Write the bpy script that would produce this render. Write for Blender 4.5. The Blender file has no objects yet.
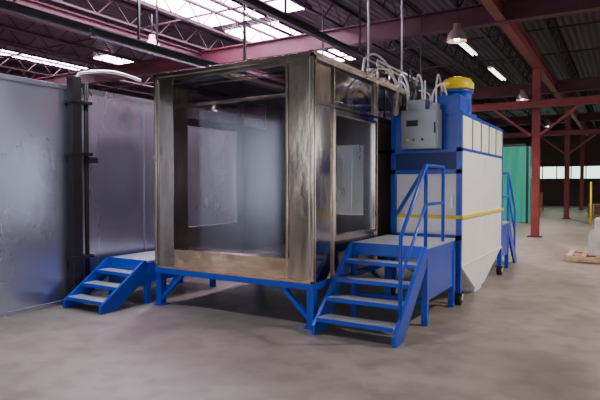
import bpy, bmesh, math, random
from mathutils import Vector, Matrix
random.seed(4)
D = bpy.data

# ---------------------------------------------------------------- materials
def mat(name, col, metal=0.0, rough=0.5, var=0.0, scale=3.0, bump=0.0, stretch=(1,1,1), emit=None, es=0, rvar=0.0, bdist=.02, spec=0.5):
    m = D.materials.new(name); m.use_nodes = True
    nt = m.node_tree; N = nt.nodes; L = nt.links
    b = N["Principled BSDF"]
    b.inputs["Base Color"].default_value = (*col, 1)
    b.inputs["Metallic"].default_value = metal
    b.inputs["Roughness"].default_value = rough
    b.inputs["Specular IOR Level"].default_value = spec
    if emit:
        b.inputs["Emission Color"].default_value = (*emit, 1)
        b.inputs["Emission Strength"].default_value = es
    if var or bump or rvar:
        tc = N.new("ShaderNodeTexCoord"); mp = N.new("ShaderNodeMapping")
        mp.inputs["Scale"].default_value = stretch
        L.new(tc.outputs["Object"], mp.inputs["Vector"])
        nz = N.new("ShaderNodeTexNoise"); nz.inputs["Scale"].default_value = scale
        nz.inputs["Detail"].default_value = 6
        L.new(mp.outputs[0], nz.inputs["Vector"])
        if var:
            r = N.new("ShaderNodeValToRGB")
            r.color_ramp.elements[0].position = 0.3; r.color_ramp.elements[1].position = 0.7
            r.color_ramp.elements[0].color = (*[max(0, c*(1-var)) for c in col], 1)
            r.color_ramp.elements[1].color = (*[min(1, c*(1+var)) for c in col], 1)
            L.new(nz.outputs["Fac"], r.inputs["Fac"]); L.new(r.outputs["Color"], b.inputs["Base Color"])
        if rvar:
            mr = N.new("ShaderNodeMapRange")
            mr.inputs["To Min"].default_value = max(0.02, rough-rvar); mr.inputs["To Max"].default_value = rough+rvar
            L.new(nz.outputs["Fac"], mr.inputs["Value"]); L.new(mr.outputs[0], b.inputs["Roughness"])
        if bump:
            bp = N.new("ShaderNodeBump"); bp.inputs["Strength"].default_value = bump; bp.inputs["Distance"].default_value = bdist
            L.new(nz.outputs["Fac"], bp.inputs["Height"]); L.new(bp.outputs[0], b.inputs["Normal"])
    return m

M = {}
M['steel'] = mat("stainless_steel", (.52,.44,.38), 1.0, .18, .25, 1.8, .22, (1.2,1.2,.5), rvar=.07, bdist=.05)
M['steel_floor_tint'] = mat("stainless_floor_reflection_tint", (.70,.50,.33), 1.0, .24, .22, 3.2, .3, (1,1,1.6), rvar=.08, bdist=.04)  # tan colour stands in for the floor reflected in the lower front panel
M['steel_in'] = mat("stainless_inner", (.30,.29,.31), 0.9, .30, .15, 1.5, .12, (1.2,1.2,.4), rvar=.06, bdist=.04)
M['galv'] = mat("galvanised_sheet", (.58,.61,.74), 0.93, .27, .12, 1.0, .3, (1,1,.5), rvar=.10, bdist=.05)
M['blue'] = mat("blue_paint", (.001,.05,.50), 0.0, .32, .12, 5)
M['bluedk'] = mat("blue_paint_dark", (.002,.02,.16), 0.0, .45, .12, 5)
M['white'] = mat("white_paint", (.93,.93,.96), 0.0, .35, .03, 3)
M['cream'] = mat("cream_filter_panel", (.90,.89,.72), 0.0, .5, .06, 4)
M['yellow'] = mat("yellow_paint", (.92,.68,.01), 0.0, .4, .05, 4)
M['grey'] = mat("grey_enclosure", (.22,.23,.26), 0.55, .33, .08, 4)
M['black'] = mat("black_rubber", (.012,.012,.014), 0.0, .55, .2, 6)
M['dark'] = mat("dark_iron", (.014,.012,.016), 0.1, .5, .2, 6)
M['conduit'] = mat("conduit_metal", (.75,.75,.77), 0.5, .35, .05, 6)
M['girder'] = mat("girder_paint", (.075,.016,.026), 0.0, .55, .2, 4)
M['red'] = mat("red_oxide_paint", (.20,.028,.028), 0.0, .5, .18, 4)
M['joist'] = mat("joist_paint", (.03,.012,.018), 0.0, .6, .2, 4)
M['grate'] = mat("tread_plate", (.50,.52,.58), 0.5, .4, .25, 40, .3)
M['card'] = mat("cardboard", (.26,.16,.08), 0.0, .8, .15, 5)
M['wood'] = mat("pallet_wood", (.50,.38,.24), 0.0, .8, .25, 8, .2, (1,6,1))
M['wrap'] = mat("plastic_wrap", (.50,.49,.47), 0.0, .3, .15, 6, .4)
M['bwall'] = mat("far_wall_paint", (.10,.068,.05), 0.0, .8, .2, .4)
M['teal'] = mat("green_vinyl_curtain", (.015,.26,.18), 0.0, .35, .3, 1.5, .3, (3,3,.2), emit=(.02,.42,.28), es=.18)  # mild emission stands in for light passing through the vinyl
M['glasswhite'] = mat("white_glazing", (.6,.7,.66), 0.0, .4, emit=(.72,1,.90), es=2.6)
M['added_glow'] = mat("added_daylight_panel", (.8,.85,.9), 0.0, .4, emit=(.92,.95,1), es=5.5)  # glow for the added upper light panels
M['added_glow2'] = mat("added_daylight_panel_low", (.8,.85,.9), 0.0, .4, emit=(.92,.95,1), es=4.2)  # glow for the added light panels that reach the floor
M['bulb'] = mat("lamp_bulb", (1,1,1), 0.0, .4, emit=(1,.86,.72), es=22)
M['tube'] = mat("fluorescent_tube", (1,1,1), 0.0, .4, emit=(1,.93,.9), es=7)
M['alu'] = mat("lamp_reflector", (.55,.42,.38), 0.6, .35, .05)
M['sky'] = mat("skylight_sheet", (.8,.7,.8), 0.0, .5, emit=(1,.72,.95), es=26)
def glass(name, tint, f, rough):
    m = D.materials.new(name); m.use_nodes=True
    nt=m.node_tree; N=nt.nodes; L=nt.links; N.remove(N["Principled BSDF"]); out=N["Material Output"]
    tr=N.new("ShaderNodeBsdfTransparent"); tr.inputs[0].default_value=(*tint,1)
    gl=N.new("ShaderNodeBsdfGlossy"); gl.inputs["Roughness"].default_value=rough; gl.inputs[0].default_value=(.9,.88,.9,1)
    ms=N.new("ShaderNodeMixShader"); ms.inputs[0].default_value=f
    L.new(tr.outputs[0],ms.inputs[1]); L.new(gl.outputs[0],ms.inputs[2]); L.new(ms.outputs[0],out.inputs[0])
    return m
M['smoke']=glass("smoky_glass",(.62,.60,.64),.22,.08)
M['pane']=glass("clear_booth_window",(.84,.83,.87),.13,.10)

# floor
m = D.materials.new("concrete_floor"); m.use_nodes = True
nt = m.node_tree; N = nt.nodes; L = nt.links; b = N["Principled BSDF"]
tc = N.new("ShaderNodeTexCoord")
n1 = N.new("ShaderNodeTexNoise"); n1.inputs["Scale"].default_value = .6; n1.inputs["Detail"].default_value = 8; n1.inputs["Roughness"].default_value=.62
n2 = N.new("ShaderNodeTexNoise"); n2.inputs["Scale"].default_value = 4; n2.inputs["Detail"].default_value = 8
L.new(tc.outputs["Object"], n1.inputs["Vector"]); L.new(tc.outputs["Object"], n2.inputs["Vector"])
r1 = N.new("ShaderNodeValToRGB"); r1.color_ramp.elements[0].position=.34; r1.color_ramp.elements[1].position=.66
r1.color_ramp.elements[0].color=(.19,.165,.14,1); r1.color_ramp.elements[1].color=(.33,.295,.258,1)
r2 = N.new("ShaderNodeValToRGB"); r2.color_ramp.elements[0].position=.32; r2.color_ramp.elements[1].position=.55
r2.color_ramp.elements[0].color=(.76,.75,.74,1); r2.color_ramp.elements[1].color=(1,1,1,1)
mx = N.new("ShaderNodeMixRGB"); mx.blend_type='MULTIPLY'; mx.inputs[0].default_value=1
L.new(n1.outputs["Fac"], r1.inputs[0]); L.new(n2.outputs["Fac"], r2.inputs[0])
L.new(r1.outputs[0], mx.inputs[1]); L.new(r2.outputs[0], mx.inputs[2]); L.new(mx.outputs[0], b.inputs["Base Color"])
mr = N.new("ShaderNodeMapRange"); mr.inputs["To Min"].default_value=.24; mr.inputs["To Max"].default_value=.6
L.new(n1.outputs["Fac"], mr.inputs["Value"]); L.new(mr.outputs[0], b.inputs["Roughness"])
M['floor'] = m

# corrugated roof deck
m = D.materials.new("corrugated_roof_deck"); m.use_nodes = True
nt = m.node_tree; N = nt.nodes; L = nt.links; b = N["Principled BSDF"]
tc = N.new("ShaderNodeTexCoord")
w = N.new("ShaderNodeTexWave"); w.bands_direction='X'; w.inputs["Scale"].default_value=1.6; w.inputs["Distortion"].default_value=0
L.new(tc.outputs["Object"], w.inputs["Vector"])
r = N.new("ShaderNodeValToRGB")
r.color_ramp.elements[0].color=(.035,.020,.032,1); r.color_ramp.elements[1].color=(.10,.062,.09,1)
L.new(w.outputs["Fac"], r.inputs[0]); L.new(r.outputs[0], b.inputs["Base Color"])
bp = N.new("ShaderNodeBump"); bp.inputs["Strength"].default_value=.8; bp.inputs["Distance"].default_value=.05
L.new(w.outputs["Fac"], bp.inputs["Height"]); L.new(bp.outputs[0], b.inputs["Normal"])
b.inputs["Roughness"].default_value=.5
M['deck'] = m

# ---------------------------------------------------------------- mesh builder
class B:
    def __init__(s, name):
        s.name=name; s.bm=bmesh.new(); s.mats=[]
    def mi(s, k):
        if k not in s.mats: s.mats.append(k)
        return s.mats.index(k)
    def hexa(s, v, k):
        vs=[s.bm.verts.new(p) for p in v]; i=s.mi(k)
        for f in ((0,3,2,1),(4,5,6,7),(0,1,5,4),(1,2,6,5),(2,3,7,6),(3,0,4,7)):
            fc=s.bm.faces.new([vs[j] for j in f]); fc.material_index=i
    def box(s,x0,x1,y0,y1,z0,z1,k):
        x0,x1=sorted((x0,x1)); y0,y1=sorted((y0,y1)); z0,z1=sorted((z0,z1))
        s.hexa([(x0,y0,z0),(x1,y0,z0),(x1,y1,z0),(x0,y1,z0),(x0,y0,z1),(x1,y0,z1),(x1,y1,z1),(x0,y1,z1)],k)
    def bar(s,p,q,w,h,k,up=(0,0,1)):
        p=Vector(p);q=Vector(q);d=(q-p).normalized();up=Vector(up)
        if abs(d.dot(up))>.99: up=Vector((0,1,0))
        a=d.cross(up).normalized()*(w/2); c=a.cross(d).normalized()*(h/2)
        s.hexa([p-a-c,p+a-c,p+a+c,p-a+c,q-a-c,q+a-c,q+a+c,q-a+c],k)
    def ibeam(s,p,q,w,h,k,t=.03):
        p=Vector(p);q=Vector(q);u=Vector((0,0,1))
        s.bar(p+u*(h/2-t/2),q+u*(h/2-t/2),w,t,k); s.bar(p-u*(h/2-t/2),q-u*(h/2-t/2),w,t,k)
        s.bar(p,q,t*.8,h-2*t,k)
    def cyl(s,p,q,r,k,n=16,r2=None,smooth=True):
        p=Vector(p);q=Vector(q);d=(q-p).normalized()
        up=Vector((0,0,1)) if abs(d.z)<.9 else Vector((1,0,0))
        a=d.cross(up).normalized(); c=d.cross(a); r2=r if r2 is None else r2; i=s.mi(k)
        A=[];C=[]
        for j in range(n):
            t=2*math.pi*j/n; o=a*math.cos(t)+c*math.sin(t)
            A.append(s.bm.verts.new(p+o*r)); C.append(s.bm.verts.new(q+o*r2))
        for j in range(n):
            f=s.bm.faces.new([A[j],A[(j+1)%n],C[(j+1)%n],C[j]]); f.material_index=i; f.smooth=smooth
        f=s.bm.faces.new(A[::-1]); f.material_index=i
        f=s.bm.faces.new(C); f.material_index=i
    def lathe(s,c,prof,k,n=24):
        c=Vector(c); i=s.mi(k); rings=[]
        for r,z in prof:
            rings.append([s.bm.verts.new(c+Vector((r*math.cos(2*math.pi*j/n),r*math.sin(2*math.pi*j/n),z))) for j in range(n)])
        for a,b2 in zip(rings,rings[1:]):
            for j in range(n):
                f=s.bm.faces.new([a[j],a[(j+1)%n],b2[(j+1)%n],b2[j]]); f.material_index=i; f.smooth=True
    def ball(s,c,r,k,n=12):
        s.lathe(c,[(max(.0005,r*math.sin(math.pi*j/8)),-r*math.cos(math.pi*j/8)) for j in range(9)],k,n)
    def tube(s,pts,r,k,n=10,curve=False):
        pts=[Vector(p) for p in pts]
        if curve:
            P=[pts[0]]+pts+[pts[-1]]; out=[]
            for i in range(1,len(P)-2):
                for j in range(8):
                    t=j/8
                    out.append(.5*((2*P[i])+(-P[i-1]+P[i+1])*t+(2*P[i-1]-5*P[i]+4*P[i+1]-P[i+2])*t*t+(-P[i-1]+3*P[i]-3*P[i+1]+P[i+2])*t**3))
            out.append(pts[-1]); pts=out
        for a,b2 in zip(pts,pts[1:]):
            s.cyl(a,b2,r,k,n)
        for p in pts[1:-1]: s.ball(p,r*1.01,k,n)
    def prism(s,poly,vec,k):
        vec=Vector(vec); A=[s.bm.verts.new(p) for p in poly]; C=[s.bm.verts.new(Vector(p)+vec) for p in poly]; i=s.mi(k); n=len(A)
        for f in [A[::-1],C]+[[A[j],A[(j+1)%n],C[(j+1)%n],C[j]] for j in range(n)]:
            fc=s.bm.faces.new(f); fc.material_index=i
    def done(s,bev=0.0,parent=None):
        bmesh.ops.recalc_face_normals(s.bm,faces=s.bm.faces)
        me=D.meshes.new(s.name); s.bm.to_mesh(me); s.bm.free()
        for k in s.mats: me.materials.append(M[k])
        o=D.objects.new(s.name,me); bpy.context.scene.collection.objects.link(o)
        if parent: o.parent=parent
        if bev:
            md=o.modifiers.new("bevel",'BEVEL'); md.width=bev; md.segments=2; md.limit_method='ANGLE'; md.angle_limit=math.radians(50)
        return o

# ---------------------------------------------------------------- shell
XL,XR,YB,YF,ZC = -26,14,46,-12,6.2
o=B("floor"); o.box(XL,XR,YF,YB,-.2,0,'floor'); o.done()
o=B("ceiling"); o.box(XL,XR,YF,YB,ZC,ZC+.15,'deck'); o.done()
o=B("wall_back"); o.box(XL,XR,YB,YB+.2,0,ZC,'bwall'); o.done()
o=B("wall_left"); o.box(XL-.2,XL,YF,YB,0,ZC,'bwall'); o.done()
o=B("wall_right"); o.box(XR,XR+.2,YF,YB,0,ZC,'bwall'); o.done()
o=B("wall_front"); o.box(XL,XR,YF-.2,YF,0,ZC,'bwall'); o.done()
def window(name,axis,plane,a,b_,z0,z1,k,n):
    o=B(name); s=1 if plane<0 else -1
    def bx(u0,u1,d0,d1,za,zb,kk):
        if axis=='y': o.box(u0,u1,plane+s*d0,plane+s*d1,za,zb,kk)
        else: o.box(plane+s*d0,plane+s*d1,u0,u1,za,zb,kk)
    bx(a,b_,.002,.05,z0,z1,k)
    for i in range(n+1):
        u=a+(b_-a)*i/n; bx(u-.04,u+.04,.002,.09,z0,z1,'dark')
    bx(a-.04,b_+.04,.002,.09,z1,z1+.08,'dark'); bx(a-.04,b_+.04,.002,.09,z0-.08,z0,'dark')
    o.done()
window("window_1",'y',YB,-9.5,1.5,2.1,3.0,'glasswhite',11)
window("added_glare_panel",'x',XR,23,42,3.6,5.2,'added_glow',12)  # unseen glowing panel, added for glare on the oven wall and booth steel
window("added_glare_panel_low",'x',XR,10,17.5,.1,4.1,'added_glow2',4)  # second unseen panel on this wall, added for side glare
window("added_fill_panel",'y',YF,-12,-5,1.2,4.6,'added_glow',5)  # glowing panel behind the camera, added as frontal fill light
window("added_fill_panel_low",'y',YF,-2,6,.1,4.6,'added_glow2',4)  # added fill light behind the camera, continued down to the floor

# skylights (translucent roof sheets)
for i,(xa,xb,ya,yb) in enumerate([(-10.3,-8.4,6.5,12.2),(-8.0,-7.0,5.0,12.2),(-10.3,-8.4,12.8,18),(-19,-18,6,14),(-16.5,-15.5,13,22)]):
    o=B("skylight"); o.box(xa,xb,ya,yb,ZC-.03,ZC-.002,'sky')
    o.box(xa-.04,xa,ya,yb,ZC-.06,ZC-.002,'joist'); o.box(xb,xb+.04,ya,yb,ZC-.06,ZC-.002,'joist'); o.done()

# joists
o=B("roof_joists")
x=-24.3
while x<13:
    zt,zb=ZC-.06,ZC-.55
    o.bar((x,YF+.1,zt),(x,YB-.1,zt),.09,.05,'joist'); o.bar((x,YF+.1,zb),(x,YB-.1,zb),.08,.05,'joist')
    y=YF+.1;up=True
    while y<YB-.7:
        o.bar((x,y,zt if up else zb),(x,y+.5,zb if up else zt),.025,.025,'joist'); y+=.5; up=not up
    x+=1.5
for y in [1,4,7,10,15.5,18.5,26,31]:
    o.bar((-24.3,y,ZC-.53),(12.5,y,ZC-.53),.04,.04,'joist')
o.done()
for y in (2.2,12.5,23,34):
    o=B("roof_girder"); o.ibeam((-25.5,y,5.37),(13.5,y,5.37),.24,.46,'girder'); o.done()
CX=-2.35
for x in (-11,CX,7):
    o=B("roof_beam"); o.ibeam((x,2.5,5.36),(x,YB-.3,5.36),.20,.40,'red' if x==CX else 'girder'); o.done()
def column(x,y,z=5.13):
    o=B("steel_column")
    o.box(x-.11,x+.11,y-.12,y-.10,.03,z,'red'); o.box(x-.11,x+.11,y+.10,y+.12,.03,z,'red'); o.box(x-.012,x+.012,y-.10,y+.10,.03,z,'red')
    o.box(x-.2,x+.2,y-.2,y+.2,0,.03,'dark'); o.done()
for x in (-11,CX,7):
    for y in (18,28.5,39): column(x,y)
for yy in (17.75,28.25):
    o=B("red_cross_beam")
    o.ibeam((-6.5,yy,4.05),(7,yy,4.05),.14,.22,'red',.02)
    for sx in (-1,1):
        o.bar((CX+sx*.12,yy,3.1),(CX+sx*1.2,yy,3.94),.07,.07,'red')
    o.done()

# ---------------------------------------------------------------- curing oven (left galvanised box)
OX=-6.45
o=B("curing_oven")
o.box(-10.2,OX,1.0,16,0.0,2.92,'galv')
y=1.0
while y<16:
    if abs(y-4.75)>.3: o.box(OX,OX+.018,y-.01,y+.01,0.02,2.90,'galv'); o.box(OX,OX+.004,y+.012,y+.02,.02,2.9,'dark')
    y+=1.25
o.box(OX,OX+.015,1.0,16,2.88,2.94,'galv'); o.box(OX,OX+.018,1.0,16,0,.05,'galv')
o.done(.003)
o=B("conveyor_support_post")
o.box(OX+.03,OX+.15,4.62,4.76,0,3.05,'dark')
o.cyl((OX+.08,4.88,.02),(OX+.08,4.88,3.0),.03,'dark')
o.tube([(OX+.1,4.72,3.0),(OX+.1,4.8,3.12),(OX+.12,5.3,3.22),(OX+.15,5.8,3.18)],.022,'conduit',curve=True)
for z in (.6,2.0,2.7): o.box(OX+.03,OX+.16,4.58,4.93,z,z+.04,'dark')
o.box(OX+.03,OX+.18,4.5,4.95,0,.02,'dark')
o.box(OX+.10,OX+.17,4.86,5.0,1.9,1.98,'dark')
o.done(.004)

# ---------------------------------------------------------------- spray booth
X0,X1,Y0,Y1,Z0,Z1=-5.34,-2.95,5.19,9.9,.5,3.03
o=B("powder_spray_booth")
T=.05
def wallY(xa,y0,y1,z0,z1,holes,k,kin,side):
    def dbl(ya,yb,za,zb):
        if side>0:
            o.box(xa-T,xa-T/2,ya,yb,za,zb,kin); o.box(xa-T/2,xa,ya,yb,za,zb,k)
        else:
            o.box(xa,xa+T/2,ya,yb,za,zb,k); o.box(xa+T/2,xa+T,ya,yb,za,zb,kin)
    c=y0
    for ya,yb,za,zb in holes:
        dbl(c,ya,z0,z1); dbl(ya,yb,z0,za); dbl(ya,yb,zb,z1); c=yb
    dbl(c,y1,z0,z1)
def flange(xa,side,ya,yb,za,zb):
    w=.035; xs=(xa,xa+.03) if side>0 else (xa-.03,xa)
    o.box(*xs,ya-w,ya,za-w,zb+w,'steel'); o.box(*xs,yb,yb+w,za-w,zb+w,'steel')
    o.box(*xs,ya,yb,za-w,za,'steel'); o.box(*xs,ya,yb,zb,zb+w,'steel')
H=(5.7,6.85,1.0,2.44)
for xa,sd in ((X1,1),(X0,-1)):
    wallY(xa,Y0,7.75,Z0,2.55,[H],'steel','steel_in',sd)
    wallY(xa,Y0,7.75,2.96,Z1,[],'steel','steel_in',sd)
    wallY(xa,Y0,5.66,2.55,2.96,[],'steel','steel_in',sd); wallY(xa,6.92,7.02,2.55,2.96,[],'steel','steel_in',sd)
    wallY(xa,7.68,7.75,2.55,2.96,[],'steel','steel_in',sd)
    wallY(xa,7.75,Y1,Z0,Z1,[],'steel','steel_in',sd)
    xc=xa-sd*T/2
    o.box(xc-.004,xc+.004,5.66,6.92,2.55,2.96,'smoke'); o.box(xc-.004,xc+.004,7.02,7.68,2.55,2.96,'smoke')
    flange(xa,sd,*H)
# front frame
fx0,fx1,fz0,fz1=-5.03,-3.29,.76,2.96
o.box(X0+T,fx0,Y0,Y0+T,Z0,Z1,'steel'); o.box(fx1,X1-T,Y0,Y0+T,Z0,Z1,'steel')
o.box(fx0,fx1,Y0,Y0+T,Z0,fz0,'steel_floor_tint'); o.box(fx0,fx1,Y0,Y0+T,fz1,Z1,'steel')
DR=.26
o.box(fx0-.02,fx0,Y0+T,Y0+DR,fz0,fz1,'steel'); o.box(fx1,fx1+.02,Y0+T,Y0+DR,fz0,fz1,'steel')
o.box(fx0,fx1,Y0+T,Y0+DR,fz0-.02,fz0,'steel')
o.box(fx0-.02,fx0+.01,Y0-.025,Y0,fz0,fz1,'steel'); o.box(fx1-.01,fx1+.02,Y0-.025,Y0,fz0,fz1,'steel')
o.box(fx0,fx1,Y0+.22,Y0+.25,2.64,2.68,'steel')
o.box(fx0,fx1,Y0+.232,Y0+.238,2.68,fz1,'smoke')
o.box(fx0,fx1,Y0+.232,Y0+.238,fz0,2.64,'pane')
for x in (X0,X1): o.box(x-.02,x+.02,Y0-.03,Y0+.0,Z0,Z1+.02,'steel')
o.box(X1,X1+.03,Y0,Y0+.02,Z0,Z1,'steel')
o.box(X0-.02,X1+.02,Y0-.03,Y0+.0,Z1-.02,Z1+.03,'steel')
o.box(X0-.02,X1+.02,Y0-.03,Y0+.0,Z0,Z0+.03,'steel_floor_tint')
for y in (5.66,6.95,7.75,8.8):
    o.box(X1,X1+.025,y-.012,y+.012,Z0,Z1,'steel'); o.box(X0-.025,X0,y-.012,y+.012,Z0,Z1,'steel')
o.box(X1,X1+.04,Y0,Y1,Z1-.05,Z1,'steel'); o.box(X1,X1+.03,Y0,Y1,2.51,2.54,'steel')
for y in (7.0,8.2,9.1):
    o.box(X0+T,X0+T+.03,y-.015,y+.015,Z0,Z1-.05,'steel_in')
o.box(X0+T,-5.2,Y1-T,Y1,Z0,Z1,'steel_in'); o.box(-4.45,X1-T,Y1-T,Y1,Z0,Z1,'steel_in')
o.box(-5.2,-4.45,Y1-T,Y1,Z0,1.0,'steel_in'); o.box(-5.2,-4.45,Y1-T,Y1,2.4,Z1,'steel_in')
o.box(X0+T,X1-T,Y0+T,Y1-T,Z0,Z0+.03,'steel_in')
xm=(X0+X1)/2
o.box(X0+T,xm-.3,Y0+T,Y1-T,Z1-.04,Z1,'steel_in'); o.box(xm+.3,X1-T,Y0+T,Y1-T,Z1-.04,Z1,'steel_in')
for x in (X0+.03,xm-.32,xm+.32,X1-.03): o.box(x-.02,x+.02,Y0,Y1,Z1,Z1+.06,'steel')
for y in (7.3,8.4,9.5): o.box(X0,X1,y-.02,y+.02,Z1+.06,Z1+.11,'steel')
o.box(X0-.02,X1+.02,Y0-.03,Y0+.07,Z0-.07,Z0,'blue'); o.box(X0-.02,X1+.02,Y1-.07,Y1+.02,Z0-.07,Z0,'blue')
o.box(X0-.02,X0+.07,Y0+.07,Y1-.07,Z0-.07,Z0,'blue'); o.box(X1-.07,X1+.02,Y0+.07,Y1-.07,Z0-.07,Z0,'blue')
for y in (6.7,8.3): o.box(X0+.07,X1-.07,y-.04,y+.04,Z0-.07,Z0,'blue')
for x in (X0+.03,X1-.03):
    for y in (Y0+.03,7.5,Y1-.04):
        o.box(x-.045,x+.045,y-.045,y+.045,.012,Z0-.07,'blue'); o.box(x-.08,x+.08,y-.08,y+.08,0,.012,'blue')
for y in (Y0+.03,7.5):
    o.bar((X0+.05,y,.08),(X0+.42,y,Z0-.07),.05,.05,'blue'); o.bar((X1-.05,y,.08),(X1-.42,y,Z0-.07),.05,.05,'blue')
o.bar((X0+.03,Y0+.06,.08),(X0+.03,Y0+.45,Z0-.07),.05,.05,'blue')
booth=o.done(.003)

# ---------------------------------------------------------------- stairs
def stairs(x0,x1,ya,yp,ye,h,n,s=1,rail=None,panel=True):
    o=B("blue_steel_stairs")
    for x in (x0,x1-.04):
        o.prism([(x,ya-.02*s,0),(x,ya+.20*s,0),(x,yp+.02*s,h-.22),(x,yp+.02*s,h),(x,yp-.02*s,h),(x,ya-.02*s,.10)],(.04,0,0),'blue')
    run=(yp-ya)/(n)
    for i in range(n):
        z=h*(i+1)/(n+1); y=ya+run*i
        o.box(x0+.04,x1-.04,y+.02*s,y+.24*s,z-.025,z,'grate')
        o.box(x0+.04,x1-.04,y,y+.02*s,z-.04,z+.002,'blue')
    o.box(x0,x1,yp+.02*s,ye,h-.03,h,'grate')
    fr=.14
    o.box(x0,x0+.04,yp+.02*s,ye,h-fr,h-.03,'blue'); o.box(x1-.04,x1,yp+.02*s,ye,h-fr,h-.03,'blue')
    o.box(x0,x1,yp,yp+.02*s,h-fr,h+.004,'blue'); o.box(x0,x1,ye-.04*s,ye,h-fr,h-.03,'blue')
    if panel: o.box(x1-.03,x1-.005,yp+.1*s,ye-.05*s,.28,h-fr,'blue')
    for x in (x0+.03,x1-.03):
        for y in (yp+.06*s,ye-.06*s):
            o.box(x-.035,x+.035,y-.035,y+.035,0,h-fr,'blue')
    o.box(x0+.03,x1-.03,yp+.04*s,yp+.07*s,.25,.30,'blue')
    if rail is not None:
        R=.021; t=.92
        p0=ya+.16*s; p1=yp+.03*s; p2=ye-.5*s if abs(ye-yp)>1 else ye-.06*s
        zb=h*(p0-ya)/(yp-ya)+.08
        o.tube([(rail,p0,zb),(rail,p0,zb+t-.08),(rail,p1,h+t),(rail,p2,h+t),(rail,p2,h-.1)],R,'blue')
        o.tube([(rail,p1,h-.1),(rail,p1,h+t)],R,'blue')
        o.tube([(rail,p0,zb+.42),(rail,p1,h+.48),(rail,p2,h+.48)],R*.85,'blue')
    return o.done(.003)
stairs(-2.85,-1.90,5.0,5.92,7.13,.9,4,1,rail=-1.92)
stairs(-6.25,-5.5,4.42,5.12,6.6,.58,3,1)
stairs(-2.82,-1.90,11.9,11.0,10.2,.9,4,-1,rail=-1.92)

# ---------------------------------------------------------------- dust collector
cx0,cx1,cy0,cy1=-2.84,-1.85,7.22,10.05
o=B("powder_collector")
p=.07
for x in (cx0,cx1-p):
    for y in (cy0,cy1-p):
        o.box(x,x+p,y,y+p,.16,2.57,'blue')
for x in (cx0+.035,cx1-.035):
    for y in (cy0+.035,cy1-.035):
        o.box(x-.06,x+.06,y-.06,y+.06,.145,.16,'dark')
        for sx in (-.055,.05): o.box(x+sx,x+sx+.006,y-.02,y+.04,.06,.145,'conduit')
        o.cyl((x-.04,y+.01,.085),(x+.04,y+.01,.085),.085,'black',20); o.cyl((x-.055,y+.01,.085),(x+.055,y+.01,.085),.03,'conduit',10)
bx0,bx1,by0,by1=cx0+.03,cx1-.006,cy0+.06,cy1-.03
o.box(bx0,bx1,by0,by1,.5,2.06,'white')
ym=8.45
v=[(bx0+.3,ym-.28,.07),(bx1-.02,ym-.28,.07),(bx1-.02,ym+.28,.07),(bx0+.3,ym+.28,.07),(bx0,by0,.5),(bx1,by0,.5),(bx1,by1,.5),(bx0,by1,.5)]
o.hexa(v,'white')
o.box(bx0+.35,bx1-.04,ym-.22,ym+.22,.0,.07,'white')
o.box(bx1,bx1+.01,by0,by1,.49,.51,'white')
for y in (8.62,): o.box(bx1,bx1+.008,y-.01,y+.01,.52,2.04,'white')
o.box(bx0+.06,bx1-.06,by0-.02,by0,.95,1.72,'white')
for x in (bx0+.12,bx1-.14): o.box(x,x+.03,by0-.05,by0-.02,1.3,1.45,'conduit')
# front blue bars, dark recess
for z in (1.78,2.07): o.box(cx0,cx1,cy0,cy0+.05,z-.03,z+.03,'blue')
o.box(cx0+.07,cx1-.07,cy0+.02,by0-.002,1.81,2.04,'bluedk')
o.bar((cx0+.07,cy0+.0,1.15),(cx0+.45,cy0+.0,1.76),.03,.045,'blue')
o.box(cx0,cx1,cy0,cy0+.05,.86,.93,'blue')
o.box(cx0,cx1,cy0+.005,cy1-.005,2.06,2.10,'blue'); o.box(cx0,cx1,cy0+.005,cy1-.005,2.53,2.575,'blue')
o.box(cx0+.03,cx1-.006,cy0+.03,cy1-.03,2.10,2.53,'cream')
o.box(cx0+.01,cx1-.01,cy0+.01,cy0+.03,2.10,2.53,'blue')
k=5
for i in range(1,k):
    y=cy0+p+(cy1-cy0-2*p)*i/k
    o.box(cx1-.03,cx1+.002,y-.022,y+.022,2.10,2.53,'blue')
zr=1.17
o.box(bx0+.05,cx1+.02,cy0-.012,cy0,zr-.022,zr+.022,'yellow'); o.box(cx1,cx1+.02,cy0-.012,cy1+.01,zr-.022,zr+.022,'yellow')
fc=(-2.12,8.0)
o.lathe((fc[0],fc[1],2.575),[(.001,0),(.27,0),(.27,.03),(.2,.05),(.2,.34),(.23,.36),(.23,.39),(.001,.39)],'blue',28)
o.lathe((fc[0],fc[1],2.965),[(.001,0),(.19,0),(.235,.02),(.235,.10),(.19,.17),(.10,.2),(.001,.2)],'yellow',28)
o.box(fc[0]-.5,fc[0]-.22,fc[1]-.25,fc[1]+.25,2.575,2.85,'blue')
o.box(fc[0]-.15,fc[0]+.24,cy0+.03,cy0+.4,2.575,2.80,'blue')
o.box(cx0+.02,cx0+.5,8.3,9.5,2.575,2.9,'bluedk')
coll=o.done(.003)

o=B("electrical_control_box")
o.box(-2.60,-2.10,6.98,7.17,2.08,2.60,'grey'); o.box(-2.585,-2.115,6.962,6.98,2.10,2.58,'grey')
o.box(-2.14,-2.125,6.945,6.962,2.28,2.42,'black'); o.box(-2.52,-2.36,6.955,6.962,2.38,2.46,'dark')
for i,x in enumerate((-2.5,-2.42,-2.3)): o.cyl((x,6.95,2.2),(x,6.962,2.2),.018,['yellow','red','black'][i])
o.box(-2.55,-2.15,7.17,7.2,2.15,2.55,'dark')
o.box(-2.52,-2.28,7.02,7.15,2.60,2.74,'grey'); o.box(-2.22,-2.12,7.04,7.15,2.60,2.68,'grey')
cb=o.done(.006)
o=B("flexible_conduits")
def loop(x,y,h,x2,y2,z2,k='conduit',r=.013):
    o.tube([(x,y,2.6),(x,y,2.6+h*.6),((2*x+x2)/3,(2*y+y2)/3,2.6+h),((x+2*x2)/3,(y+2*y2)/3,2.6+h),(x2,y2,z2+.1),(x2,y2,z2)],r,k,8,True)
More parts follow.
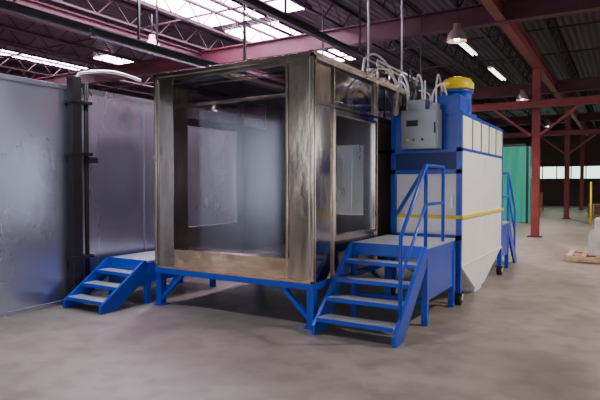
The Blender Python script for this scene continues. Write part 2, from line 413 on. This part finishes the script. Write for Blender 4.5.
loop(-2.56,7.1,.40,-2.80,7.3,2.58); loop(-2.53,7.06,.50,-2.84,7.4,2.58,'conduit',.016)
loop(-2.2,7.08,.34,-2.1,7.5,2.6); loop(-2.16,7.1,.50,-2.3,7.8,2.85); loop(-2.24,7.1,.30,-2.75,7.7,2.58,'conduit',.012)
loop(-2.4,7.1,.36,-2.7,7.5,2.58,'dark',.018); loop(-2.58,7.12,.24,-2.82,7.6,2.58,'black',.014)
loop(-2.48,7.08,.60,-2.82,7.8,2.58,'black',.012); loop(-2.3,7.06,.44,-2.6,8.0,2.6,'conduit',.012); loop(-2.45,7.1,.22,-2.2,7.3,2.6,'black',.014)
loop(-2.35,7.1,.55,-2.84,8.2,2.58,'conduit',.014)
o.done(parent=coll)
o=B("conduit_drops")
o.tube([(-3.05,6.9,3.04),(-3.05,6.9,5.1)],.014,'conduit')
o.tube([(-3.05,8.2,3.04),(-3.05,8.2,5.6)],.014,'conduit')
o.tube([(-3.12,7.4,3.04),(-3.12,7.4,3.42),(-3.12,9.2,3.42)],.016,'conduit')
o.tube([(-3.0,6.6,3.04),(-3.0,6.7,3.3),(-3.0,7.1,3.42),(-3.0,7.6,3.3),(-3.0,7.9,3.04)],.016,'conduit',curve=True)
o.tube([(-3.06,7.0,3.04),(-3.06,7.1,3.2),(-3.06,7.5,3.3),(-3.06,8.0,3.2),(-3.06,8.3,3.04)],.014,'conduit',curve=True)
o.tube([(-3.2,6.2,3.04),(-3.2,6.3,3.14),(-3.15,7.0,3.16),(-3.1,7.6,3.10)],.014,'conduit',curve=True)
o.tube([(-2.97,7.3,2.2),(-2.97,7.3,3.1),(-3.1,7.3,3.3),(-3.3,7.3,3.3)],.014,'dark')
o.cyl((-3.6,8.6,3.14),(-3.6,8.6,3.5),.18,'steel',24); o.lathe((-3.6,8.6,3.5),[(.18,0),(.21,.02),(.21,.05),(.001,.06)],'steel',24)
o.done(parent=booth)

o=B("overhead_conveyor")
o.ibeam((xm,2.3,3.95),(xm,16,3.95),.08,.10,'dark',.015)
for y in (4.0,6.5,9,12.4): o.bar((xm,y,4.0),(xm,y,5.62),.03,.03,'dark')
o.ibeam((-6.0,4.7,3.6),(-6.0,16,3.6),.10,.12,'dark',.015)
for y in (5.5,8,11): o.bar((-6.0,y,3.66),(-6.0,y,5.62),.03,.03,'dark')
o.ibeam((-8.2,3.4,4.35),(-8.2,16,4.35),.12,.16,'dark',.015)
for y in (5,8,11,14): o.bar((-8.2,y,4.4),(-8.2,y,5.62),.03,.03,'dark')
o.done()

# ---------------------------------------------------------------- lamps
def lamp(x,y,z=4.7,power=260,col=(1,.88,.80)):
    o=B("high_bay_lamp")
    o.cyl((x,y,z+.35),(x,y,5.62),.012,'dark',8)
    o.lathe((x,y,z),[(.22,0),(.20,.10),(.15,.2),(.08,.27),(.07,.38),(.001,.39)],'alu',24)
    o.lathe((x,y,z),[(.215,.0),(.195,.10),(.145,.19),(.001,.2)],'alu',24)
    o.ball((x,y,z+.07),.07,'bulb')
    ob=o.done()
    l=D.lights.new("lamp_light",'SPOT'); l.energy=power; l.color=col; l.shadow_soft_size=.12; l.spot_size=math.radians(160); l.spot_blend=.6
    lo=D.objects.new("lamp_light",l); lo.parent=ob; lo.location=(x,y,z-.05)
    bpy.context.scene.collection.objects.link(lo)
cool=(.90,.88,1); warm=(1,.86,.74)  # cool pair: unseen lamps added to brighten the oven wall
for x,y,pw,cl in [(-3.2,12.0,380,warm),(1.6,7.5,900,warm),(-4.9,3.2,430,cool),(-5.8,6.0,520,cool),(1.5,1.6,60,warm),(-9.6,9.2,260,warm),(.8,14.5,850,warm),(1.5,21,700,warm),(-3.3,21.5,350,warm),(-3.6,32,450,warm),(-8,20,260,warm),(2.5,33,450,warm),(-14.5,8,220,warm),(-15,18,260,warm)]:
    lamp(x,y,4.75,pw,cl)
for x,y in [(0.2,15),(1.8,15),(.2,20),(1.8,20),(3.4,20),(-3.9,15.5),(-3.9,20)]:
    o=B("fluorescent_light"); o.box(x-.1,x+.1,y-1.2,y+1.2,5.50,5.57,'alu')
    for s in (-.05,.05): o.cyl((x+s,y-1.15,5.485),(x+s,y+1.15,5.485),.018,'tube',8)
    for s in (-1,1): o.cyl((x,y+s,5.57),(x,y+s,5.64),.008,'dark',6)
    o.done()

# ---------------------------------------------------------------- background goods
def pallet(o,x,y,w=1.2,d=1.0):
    for i in range(7):
        xx=x-w/2+i*(w-.1)/6; o.box(xx,xx+.1,y-d/2,y+d/2,.12,.14,'wood')
    for yy in (-d/2,-.05,d/2-.1): o.box(x-w/2,x+w/2,y+yy,y+yy+.1,.02,.12,'wood')
    for i in (0,3,6):
        xx=x-w/2+i*(w-.1)/6; o.box(xx,xx+.1,y-d/2,y+d/2,0,.02,'wood')
o=B("pallet_with_wrapped_goods"); px,py=-.17,13.0
pallet(o,px,py,1.7,1.2)
o.box(px-.45,px+.6,py-.4,py+.4,.14,.62,'wrap'); o.box(px-.35,px+.5,py-.35,py+.3,.62,.9,'wrap'); o.box(px+.1,px+.6,py-.3,py+.3,.9,1.1,'card')
o.done(.02)
for (x,y,n) in [(-1.0,31,1),(.6,30,2),(2.4,31,2),(-.6,36,3),(-5,37,2)]:
    o=B("pallet_of_cardboard_boxes"); pallet(o,x,y)
    for k in range(n):
        for i in range(2):
            for j in range(2):
                a=random.uniform(-.015,.015)
                o.box(x-.56+i*.57+a,x-.02+i*.57+a,y-.47+j*.48,y-.01+j*.48,.14+k*.5,.63+k*.5,'card')
                o.box(x-.33+i*.57+a,x-.27+i*.57+a,y-.475+j*.48,y-.47+j*.48,.14+k*.5,.63+k*.5,'wrap')
    o.done(.008)
o=B("yellow_bollard"); o.cyl((-1.15,24.5,0),(-1.15,24.5,1.7),.035,'yellow'); o.ball((-1.15,24.5,1.7),.035,'yellow'); o.done()
# green vinyl curtain enclosure
o=B("green_curtain_enclosure")
for x in (-9.5,-6.6,-3.45):
    for y in (24,27.5): o.box(x-.05,x+.05,y-.05,y+.05,0,3.3,'dark')
for y in (24,27.5): o.box(-9.55,-3.4,y-.05,y+.05,3.2,3.3,'dark')
for x in (-9.5,-3.45): o.box(x-.05,x+.05,24,27.5,3.2,3.3,'dark')
i=0; x=-9.45
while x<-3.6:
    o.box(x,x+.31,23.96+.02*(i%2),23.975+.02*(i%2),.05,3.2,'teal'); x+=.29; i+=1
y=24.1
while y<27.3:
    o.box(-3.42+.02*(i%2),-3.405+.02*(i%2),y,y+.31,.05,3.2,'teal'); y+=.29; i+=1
o.done()

# ---------------------------------------------------------------- world & camera
w=D.worlds.new("World"); bpy.context.scene.world=w; w.use_nodes=True
bg=w.node_tree.nodes["Background"]; bg.inputs[0].default_value=(.80,.86,1,1); bg.inputs[1].default_value=.8
c=D.cameras.new("Camera"); c.sensor_width=36; c.lens=32.4
co=D.objects.new("Camera",c); bpy.context.scene.collection.objects.link(co)
co.location=(0,0,1.6); co.rotation_euler=(math.radians(88.4),0,math.radians(31))
bpy.context.scene.camera=co
